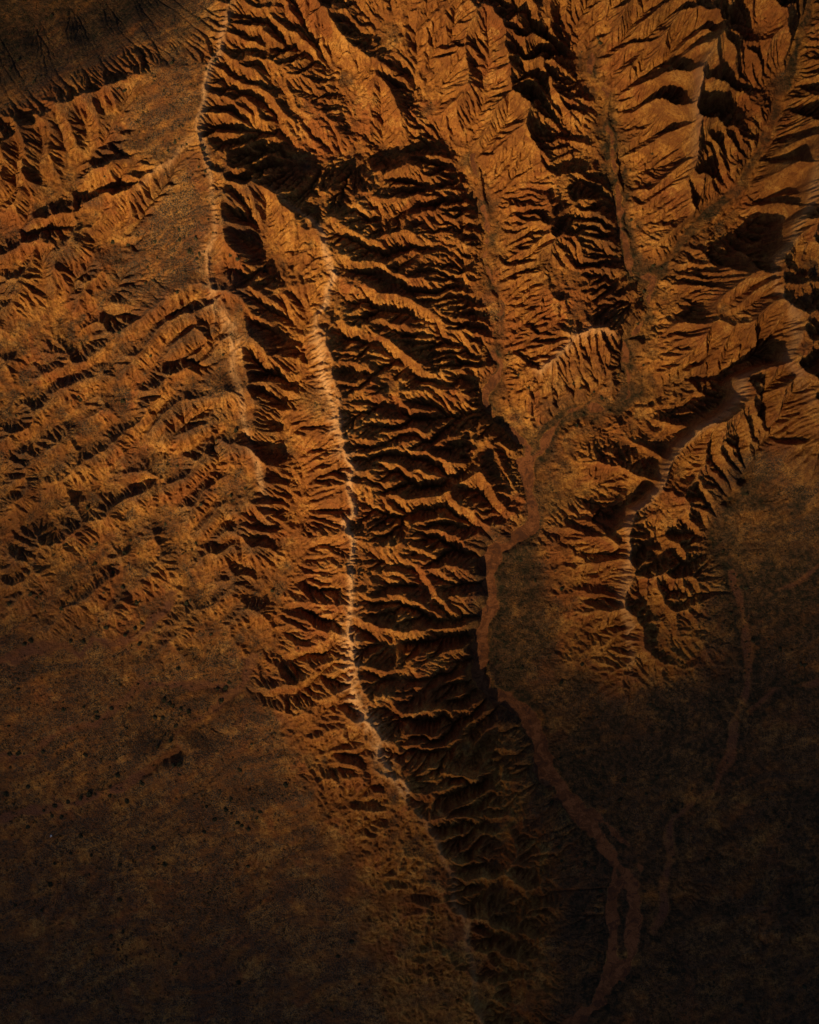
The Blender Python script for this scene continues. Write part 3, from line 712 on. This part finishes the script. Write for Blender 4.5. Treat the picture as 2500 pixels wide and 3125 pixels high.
def gravel_material():
    m, nt, out = node_mat('red_river_gravel')
    co = N(nt, 'ShaderNodeTexCoord').outputs['Object']
    big = tex(nt, co, .055, 4, .6, 1.2); mid = tex(nt, co, .22, 5, .65, .8); fine = tex(nt, co, 1.3, 5, .7)
    col = mix(nt, ramp(nt, big, .42, .58), (.190, .068, .024), (.120, .043, .016))
    col = mix(nt, ramp(nt, mid, .50, .60), col, (.215, .080, .030))
    col = mix(nt, math_(nt, 'MULTIPLY', ramp(nt, mid, .46, .40), .8), col, (.066, .027, .015))
    col = mix(nt, math_(nt, 'MULTIPLY', ramp(nt, fine, .48, .62), .45), col, (.055, .026, .014))
    p = N(nt, 'ShaderNodeBsdfPrincipled'); p.inputs['Roughness'].default_value = .95; p.inputs['Specular IOR Level'].default_value = .12
    nt.links.new(col, p.inputs['Base Color'])
    b = N(nt, 'ShaderNodeBump'); b.inputs['Strength'].default_value = .8; b.inputs['Distance'].default_value = .5
    nt.links.new(math_(nt, 'ADD', mid, fine), b.inputs['Height']); nt.links.new(b.outputs[0], p.inputs['Normal'])
    nt.links.new(p.outputs[0], out.inputs[0])
    return m

# ------------------------------------------------------------------ ground cover: grass, pale crests with painted sunlight, silt, lush valley floor
gy, gx = np.gradient(h, dx)
slope = np.hypot(gx, gy)
n1 = noise(nx, ny, dx, 18, 5, .6, 101); n2 = noise(nx, ny, dx, 6, 4, .6, 102); n3 = noise(nx, ny, dx, 40, 4, .55, 103); n5 = noise(nx, ny, dx, 3.2, 3, .6, 105)
def sstep(a, lo, hi):
    t = np.clip((a - lo) / (hi - lo), 0, 1); return t * t * (3 - 2 * t)
gentle = 1 - sstep(blur(slope, 3), .35, .85)
strk = streak(nx, ny, dx, 171, along=22.0, across=3.4)
grass = np.clip(T['sm'] * (.93 + .16 * n1 + .12 * n2 + .16 * n5 + .30 * strk) + (1 - T['sm']) * gentle * (.42 + .3 * n2 + .22 * n1 + LEFT(nx, ny) * (.12 + .16 * n5 + .12 * n2)), 0, 1)
# pale soil along the crests, with sunlit brightness painted into its colour
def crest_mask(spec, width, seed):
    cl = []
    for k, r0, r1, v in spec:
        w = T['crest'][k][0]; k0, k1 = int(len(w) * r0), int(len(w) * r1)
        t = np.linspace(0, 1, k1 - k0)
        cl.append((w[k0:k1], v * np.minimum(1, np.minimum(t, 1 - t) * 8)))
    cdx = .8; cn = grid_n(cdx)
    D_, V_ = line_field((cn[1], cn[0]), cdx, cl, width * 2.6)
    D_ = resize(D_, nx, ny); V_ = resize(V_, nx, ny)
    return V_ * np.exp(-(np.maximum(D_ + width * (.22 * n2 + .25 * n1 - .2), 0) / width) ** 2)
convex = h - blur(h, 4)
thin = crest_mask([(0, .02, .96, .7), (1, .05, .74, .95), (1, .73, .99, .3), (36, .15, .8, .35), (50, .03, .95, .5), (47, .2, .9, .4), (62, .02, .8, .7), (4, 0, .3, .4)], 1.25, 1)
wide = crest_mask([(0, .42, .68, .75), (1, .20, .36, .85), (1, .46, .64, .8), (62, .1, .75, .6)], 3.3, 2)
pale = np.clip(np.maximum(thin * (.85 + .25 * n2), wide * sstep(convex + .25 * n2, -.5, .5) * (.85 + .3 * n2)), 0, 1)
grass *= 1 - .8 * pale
washm = 1 - sstep(T['wash'], -.3, 1.7)
silt = np.maximum(sstep(np.log10(T['A'] + .1), 1.6, 3.2) * .7, washm * (.8 + .25 * n2))
silt = np.clip(silt, 0, 1)
strk2 = streak(nx, ny, dx, 271, along=34.0, across=5.0)
thread = (1 - sstep(np.abs(strk2), .03, .16)) * T['sm'] * sstep(n1 + n2, -.6, .6)
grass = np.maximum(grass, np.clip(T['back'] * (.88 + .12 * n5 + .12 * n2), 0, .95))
grass *= (1 - .85 * washm) * (1 - .55 * thread)
valley = 1 - sstep(T['bedD'] + 1.6 * n2 + 3.0 * n1, -1.0, 6.5)
hills = np.exp(-(((np.arange(nx) * dx - WX)[None, :] - 88) / 26) ** 2 - (((np.arange(ny) * dx - WY)[:, None] - 150) / 55) ** 2)
east = sstep((np.arange(nx) * dx - WX)[None, :] + .1 * (np.arange(ny) * dx - WY)[:, None], -10, 25)
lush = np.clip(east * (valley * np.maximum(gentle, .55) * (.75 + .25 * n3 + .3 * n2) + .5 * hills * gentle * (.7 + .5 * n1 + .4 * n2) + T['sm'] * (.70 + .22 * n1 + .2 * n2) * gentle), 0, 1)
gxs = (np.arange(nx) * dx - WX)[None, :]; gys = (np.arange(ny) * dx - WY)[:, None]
nw_shade = 1 / (1 + np.exp(-(gys - 195 - .33 * (gxs + 200)) / 2.5)) / (1 + np.exp((gxs + 103) / 4))
lush = np.maximum(lush, np.clip(nw_shade * (.75 + .2 * n1 + .2 * n2), 0, 1))  # dark growth on the northwest slope, with its self-shadow deepened in colour
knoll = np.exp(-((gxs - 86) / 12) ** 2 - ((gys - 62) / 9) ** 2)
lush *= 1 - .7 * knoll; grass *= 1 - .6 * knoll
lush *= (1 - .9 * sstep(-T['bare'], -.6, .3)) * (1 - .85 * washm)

# ------------------------------------------------------------------ terrain mesh: fine survey area, coarser land out to two kilometres
g = 1.22
ext = np.cumsum(1.0 * g ** np.arange(1, 31))
ext = ext[ext < 2200]; ne = len(ext)
xs = np.r_[-WX - ext[::-1], np.arange(nx) * dx - WX, WX + ext]; ys = np.r_[-WY - ext[::-1], np.arange(ny) * dx - WY, WY + ext]
def pad(a): return np.pad(a, ne, mode='edge')
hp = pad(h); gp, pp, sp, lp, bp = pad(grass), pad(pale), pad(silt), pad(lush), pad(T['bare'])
dist = np.maximum(np.maximum(np.abs(xs) - WX, 0)[None, :], np.maximum(np.abs(ys) - WY, 0)[:, None])
far = sstep(dist, 0, 70)
wob_out = np.sin(xs / 23.0 + 2 * np.sin(ys[:, None] / 31.0)) * np.cos(ys / 19.0)[:, None]
gp = gp * (1 - far) + far * np.clip(.6 + .4 * wob_out, 0, 1); pp = pp * (1 - far); sp = sp * (1 - far); lp = lp * (1 - far)
wave = 24 + 14 * np.sin(xs / 140.0)[None, :] * np.cos(ys / 190.0 + 1)[:, None] + 9 * np.sin(xs / 47.0 + ys[:, None] / 61.0)
hp = hp * (1 - far) + wave * far * .8
NX, NY = len(xs), len(ys)
X, Y = np.meshgrid(xs, ys)
co = np.stack([X, Y, hp], -1).reshape(-1, 3).astype(f32)
idx = np.arange(NX * NY).reshape(NY, NX)
quads = np.stack([idx[:-1, :-1], idx[:-1, 1:], idx[1:, 1:], idx[1:, :-1]], -1).reshape(-1, 4)
bmin = (bp < 0) & (dist <= 0)
isbed = (bmin[:-1, :-1] & bmin[:-1, 1:] & bmin[1:, 1:] & bmin[1:, :-1]).ravel()
me = mesh_from('terrain', co, quads[~isbed], ground_material())
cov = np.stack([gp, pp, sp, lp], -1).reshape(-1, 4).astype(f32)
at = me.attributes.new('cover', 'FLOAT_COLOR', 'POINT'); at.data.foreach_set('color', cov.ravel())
terrain = bpy.data.objects.new('terrain', me); C.objects.link(terrain)
tag(terrain, 'eroded orange badlands with sharp crests, ribbed spurs and grassy slopes', 'terrain', kind='structure')
bq = quads[isbed]
u, inv = np.unique(bq, return_inverse=True)
bed_me = mesh_from('dry_riverbed', co[u], inv.reshape(-1, 4), gravel_material())
bed = bpy.data.objects.new('dry_riverbed', bed_me); C.objects.link(bed)
tag(bed, 'bare reddish gravel of the winding dry river and its washes', 'riverbed', kind='structure')

# ------------------------------------------------------------------ cloudbank added out of view, shaped to darken the lower land and edges
SHADE_V = [-.25, 0, .15, .3, .45, .6, .7, .8, .9, 1.0, 1.25]
SHADE = np.array([[.14, .5, .85, .5, .2], [.2, .85, 1, .7, .25], [.8, 1, 1, .85, .28], [.78, 1, 1, .8, .34], [.52, .95, 1, .68, .30], [.22, .50, .78, .28, .12],
                  [.11, .20, .26, .13, .08], [.065, .11, .14, .07, .04], [.05, .06, .06, .035, .02], [.02, .02, .02, .02, .02], [.02, .02, .02, .02, .02]])
ADDED_CLOUD_Z, SIGMA = 760.0, 0.05
gu = np.linspace(-.45, 1.45, 96); gv = np.linspace(-.35, 1.45, 114)
S1 = np.array([[np.interp(u_, [0, .25, .5, .75, 1], row) for u_ in gu] for row in SHADE])
S2 = np.stack([np.interp(gv, SHADE_V, S1[:, k]) for k in range(len(gu))], 1).astype(f32)
S2 = blur(S2, 4)
tau = -np.log(np.clip(S2, .02, 1))
lump = noise(len(gu), len(gv), 2 * WX / (len(gu) - 1), 70, 4, .55, 77)[:len(gv), :len(gu)]
tau = np.maximum(tau * (1 + .16 * lump) - .02, 0)
thick = tau * SUN_DIR[2] / SIGMA
keep = thick > .4
ox, oy = SUN_DIR[0] / SUN_DIR[2] * ADDED_CLOUD_Z, SUN_DIR[1] / SUN_DIR[2] * ADDED_CLOUD_Z
cxs = (gu - .5) * FRAME_W * .96 + ox; cys = (.5 - gv) * FRAME_W * 1.25 * .96 + oy
under = 5 * noise(len(gu), len(gv), 2 * WX / (len(gu) - 1), 90, 3, .5, 78)[:len(gv), :len(gu)]
GX, GY = np.meshgrid(cxs, cys)
cv_lo = np.stack([GX, GY, ADDED_CLOUD_Z + under - .35 * thick], -1).reshape(-1, 3); cv_hi = np.stack([GX, GY, ADDED_CLOUD_Z + under + .65 * thick], -1).reshape(-1, 3)
n_ = len(gu); M_ = n_ * len(gv)
cf = keep[:-1, :-1] & keep[:-1, 1:] & keep[1:, 1:] & keep[1:, :-1]
cq = []
for j, i in zip(*np.nonzero(cf)):
    a, b, c, d = j * n_ + i, j * n_ + i + 1, (j + 1) * n_ + i + 1, (j + 1) * n_ + i
    cq.append((a + M_, d + M_, c + M_, b + M_)); cq.append((a, b, c, d))
    for (dj, di, p, q) in ((-1, 0, a, b), (0, 1, b, c), (1, 0, c, d), (0, -1, d, a)):
        jj, ii = j + dj, i + di
        if not (0 <= jj < cf.shape[0] and 0 <= ii < cf.shape[1] and cf[jj, ii]):
            cq.append((q, p, p + M_, q + M_))
cm, nt, out = node_mat('added_cloud_vapour')
pv = N(nt, 'ShaderNodeVolumePrincipled'); pv.inputs['Density'].default_value = SIGMA; pv.inputs['Color'].default_value = (.25, .25, .27, 1); pv.inputs['Anisotropy'].default_value = .4
nt.links.new(pv.outputs[0], out.inputs['Volume'])
cu, cinv = np.unique(np.array(cq), return_inverse=True)
added_cloud_me = mesh_from('added_cloud', np.r_[cv_lo, cv_hi][cu], cinv.reshape(-1, 4), cm)
added_cloud = bpy.data.objects.new('added_cloud', added_cloud_me); C.objects.link(added_cloud)
tag(added_cloud, 'added unseen cloudbank darkening the lower land and edges', 'added_cloud', kind='structure')

# ------------------------------------------------------------------ shrubs
def shrub_material(name, c0, c1):
    m, nt, out = node_mat(name)
    co = N(nt, 'ShaderNodeTexCoord').outputs['Object']
    f = tex(nt, co, 2.2, 3, .6)
    col = mix(nt, ramp(nt, f, .35, .65), c0, c1)
    p = N(nt, 'ShaderNodeBsdfPrincipled'); p.inputs['Roughness'].default_value = .8; p.inputs['Specular IOR Level'].default_value = .15
    nt.links.new(col, p.inputs['Base Color']); nt.links.new(p.outputs[0], out.inputs[0])
    return m
SHRUB_MAT = shrub_material('dark_shrub_leaves', (.030, .028, .013), (.048, .040, .018))

def shrub_geo(r, seed, nleaf):
    """twigs of leaf faces spread through an uneven low crown"""
    g = random.Random(seed); v = []; q = []
    lobes = [(g.uniform(-.5, .5) * r, g.uniform(-.5, .5) * r, g.uniform(.45, .75) * r) for _ in range(5)]
    for _ in range(nleaf):
        lx, ly, lr = g.choice(lobes)
        a = g.uniform(0, 6.283); e = math.asin(g.uniform(-.1, 1)); rr = lr * g.uniform(.45, 1.0) ** .6
        c = Vector((lx + rr * math.cos(a) * math.cos(e), ly + rr * math.sin(a) * math.cos(e), max(.05, .75 * rr * math.sin(e) + .15 * r)))
        nrm = Vector((math.cos(a) * math.cos(e) + g.uniform(-.6, .6), math.sin(a) * math.cos(e) + g.uniform(-.6, .6), math.sin(e) + g.uniform(-.4, .6)))
        t = nrm.orthogonal().normalized(); b = nrm.cross(t).normalized()
        w = r * g.uniform(.13, .26); l = w * g.uniform(1.0, 1.7)
        k = len(v)
        v += [c - t * w - b * l * .4, c + t * w - b * l, c + t * w * .7 + b * l, c - t * w * .8 + b * l * .8]
        q.append((k, k + 1, k + 2, k + 3))
    return np.array([tuple(p) for p in v], f32), np.array(q, np.int32)

BIG = parse('G 440,400 250,430 60,495 230,450 760,390 850,480 515,725 775,690 660,640 840,640 880,610 520,1130 600,1200 690,1135 800,1140 960,1190 1020,1090 1050,1110 1170,1160 1010,1195 1090,1250 1060,1340 1350,1020 1370,1090 1110,1490 870,1590 680,1680 560,1670 500,1690 60,1420 115,1420 270,1410 530,1430 210,100 405,120 770,180 590,240 330,190 380,520 640,420 700,300 190,720 150,740 440,720 1180,470 1150,490 1400,1010 1420,980 '
    'J 40,300 175,260 680,310 500,325 550,300 420,350 340,375 270,400 170,505 1080,120 1110,180 730,185 880,235 1430,420 1610,410 1570,400 1430,330 1470,480 95,990 440,670 740,740 320,440 380,440 310,860 500,560 1500,500 1540,520 1590,450 1400,400 1280,380 1330,460 '
    'A 1255,920 1275,960 1280,430 890,1245 1155,890 1330,370 1270,1060 1230,1030 1215,1470 1290,1360 730,545 780,570 1020,1080 1110,1420 960,1500 1320,1440 1430,1580 1470,1600 1520,1610 1560,1100 1470,1040 1640,1650 700,1500 650,1090 '
    'D 890,755 740,435 1380,570 485,830 760,860 915,30 1095,185 910,265 930,580 500,850 100,950 150,1220 900,130 700,640 1340,1100 1460,1040 1100,1260 540,1520 440,1500 60,1170 1240,1500 1520,1400 680,1070 1640,60 1200,1580 '
    'E 710,1020 760,1040 540,200 1540,700 1500,780 1600,780 1330,330 1480,560 F 270,940 220,1010 200,750 330,800 380,840 250,780 640,180 620,230 600,380 640,640 480,700 C 920,500 370,270 350,250 900,720 910,820 690,950 560,1360 600,1400 750,1660 700,1640 '
    'I 1200,310 1240,390 1270,390 1220,330 720,1140 130,980 H 1450,730 1350,870 1660,660 1640,350')
pts = []      # (x, y, z, radius)
for k, (px, py) in enumerate(BIG):
    x, y, z = on_ground(px, py)
    pts.append((x, y, z, .62 + .5 * ((k * 37) % 11) / 11 + (.3 if py > 1700 and px < 900 else 0)))
R = random.Random(11)
def cover_at(a, x, y):
    return float(a[min(max(int((y + WY) / dx), 0), ny - 1), min(max(int((x + WX) / dx), 0), nx - 1)])
clump = noise(nx, ny, dx, 22, 4, .6, 201)
def scatter(n, want):
    out = []
    while len(out) < n:
        x, y = R.uniform(-WX + 8, WX - 8), R.uniform(-WY + 8, WY - 8)
        if cover_at(T['bare'], x, y) < .6 or cover_at(slope, x, y) > .75: continue
        p = cover_at(T['sm'], x, y) * .8 + .10 + .5 * cover_at(lush, x, y)
        p *= 1 + .8 * (x < -55 and y > -70)
        p *= min(1, max(0, .45 + .5 * cover_at(clump, x, y))) + want
        if R.random() < p: out.append((x, y, ground_z(x, y)))
    return out
inframe = []
for (x, y, z) in scatter(900, 0):
    k = (CAM_H - z) / CAM_H
    if abs(x) < 196 * k and abs(y) < 246 * k: inframe.append((x, y, z))
for (x, y, z) in inframe[:300 - len(pts)]:
    pts.append((x, y, z, R.uniform(.65, 1.25)))

protos = []
for k in range(6):
    v, q = shrub_geo(1.0, 500 + k, 130)
    protos.append(mesh_from('shrub', v, q, SHRUB_MAT, smooth=False))
def shrub_label(x, y, z, r):
    size = 'large' if r > 1.3 else ('middling' if r > .9 else 'small')
    if x > 20: where = 'on the dark valley land beside the dry river'
    elif y < 0: where = 'on the open brown plain left of the middle crest'
    else: where = 'on the grassy slope below the left crest'
    return f'{size} dark rounded shrub {where}'
for k, (x, y, z, r) in enumerate(pts):
    o = bpy.data.objects.new('shrub', protos[k % 6]); C.objects.link(o)
    o.location = (x, y, z - .08 * r); o.rotation_euler = (0, 0, R.uniform(0, 6.28))
    o.scale = (r * R.uniform(.85, 1.2), r * R.uniform(.85, 1.2), r * R.uniform(.8, 1.1))
    tag(o, shrub_label(x, y, z, r), 'shrub', 'dark shrubs scattered over the slopes and plain')

# the rest of the low scrub, too small and too many to count
sv, sq = [], []; base_i = 0
low = [shrub_geo(1.0, 900 + k, 16) for k in range(8)]
for k, (x, y, z) in enumerate(scatter(9000, .18)):
    v, q = low[k % 8]
    r = R.uniform(.22, .75); a = R.uniform(0, 6.28); ca, sa = math.cos(a) * r, math.sin(a) * r
    sv.append(np.stack([v[:, 0] * ca - v[:, 1] * sa + x, v[:, 0] * sa + v[:, 1] * ca + y, v[:, 2] * r + z - .05], -1)); sq.append(q + base_i); base_i += len(v)
scrub = bpy.data.objects.new('scrub', mesh_from('scrub', np.concatenate(sv), np.concatenate(sq), SHRUB_MAT, smooth=False)); C.objects.link(scrub)
tag(scrub, 'countless low dark tufts of scrub dotted over the ground', 'scrub', kind='stuff')

# ------------------------------------------------------------------ the small white sheet lying on the plain
def white_sheet():
    m, nt, out = node_mat('white_cloth')
    p = N(nt, 'ShaderNodeBsdfPrincipled'); p.inputs['Roughness'].default_value = .7
    co = N(nt, 'ShaderNodeTexCoord').outputs['Object']
    nt.links.new(mix(nt, tex(nt, co, 3, 3, .6), (.70, .72, .76), (.86, .87, .9)), p.inputs['Base Color']); nt.links.new(p.outputs[0], out.inputs[0])
    v = []; q = []
    # crumpled upright fold and a tail trailing down to the left of it
    def strip(line, width, height):
        k0 = len(v); n = len(line)
        for i, (x, y) in enumerate(line):
            for s in (-1, -.4, .3, 1):
                v.append((x + s * width * (.8 + .3 * math.sin(i * 2.1)), y + .05 * math.sin(5 * s + i), height * (1 - s * s) * (.7 + .4 * math.sin(i * 1.7 + 1)) + .03))
        for i in range(n - 1):
            for s in range(3):
                a = k0 + i * 4 + s; q.append((a, a + 1, a + 5, a + 4))
    strip([(.28, .55), (.25, .35), (.22, .12), (.27, -.1), (.32, -.35)], .26, .42)
    strip([(-.30, .5), (-.28, .25), (-.2, 0), (-.28, -.3), (-.42, -.62)], .14, .26)
    me = mesh_from('white_sheet', v, q, m)
    o = bpy.data.objects.new('white_sheet', me); C.objects.link(o)
    mod = o.modifiers.new('thickness', 'SOLIDIFY'); mod.thickness = .02
    x, y, z = on_ground(156, 2551)
    o.location = (x, y, z + .02)
    tag(o, 'small crumpled white sheet lying among shrubs on the dark plain', 'sheet')
white_sheet()
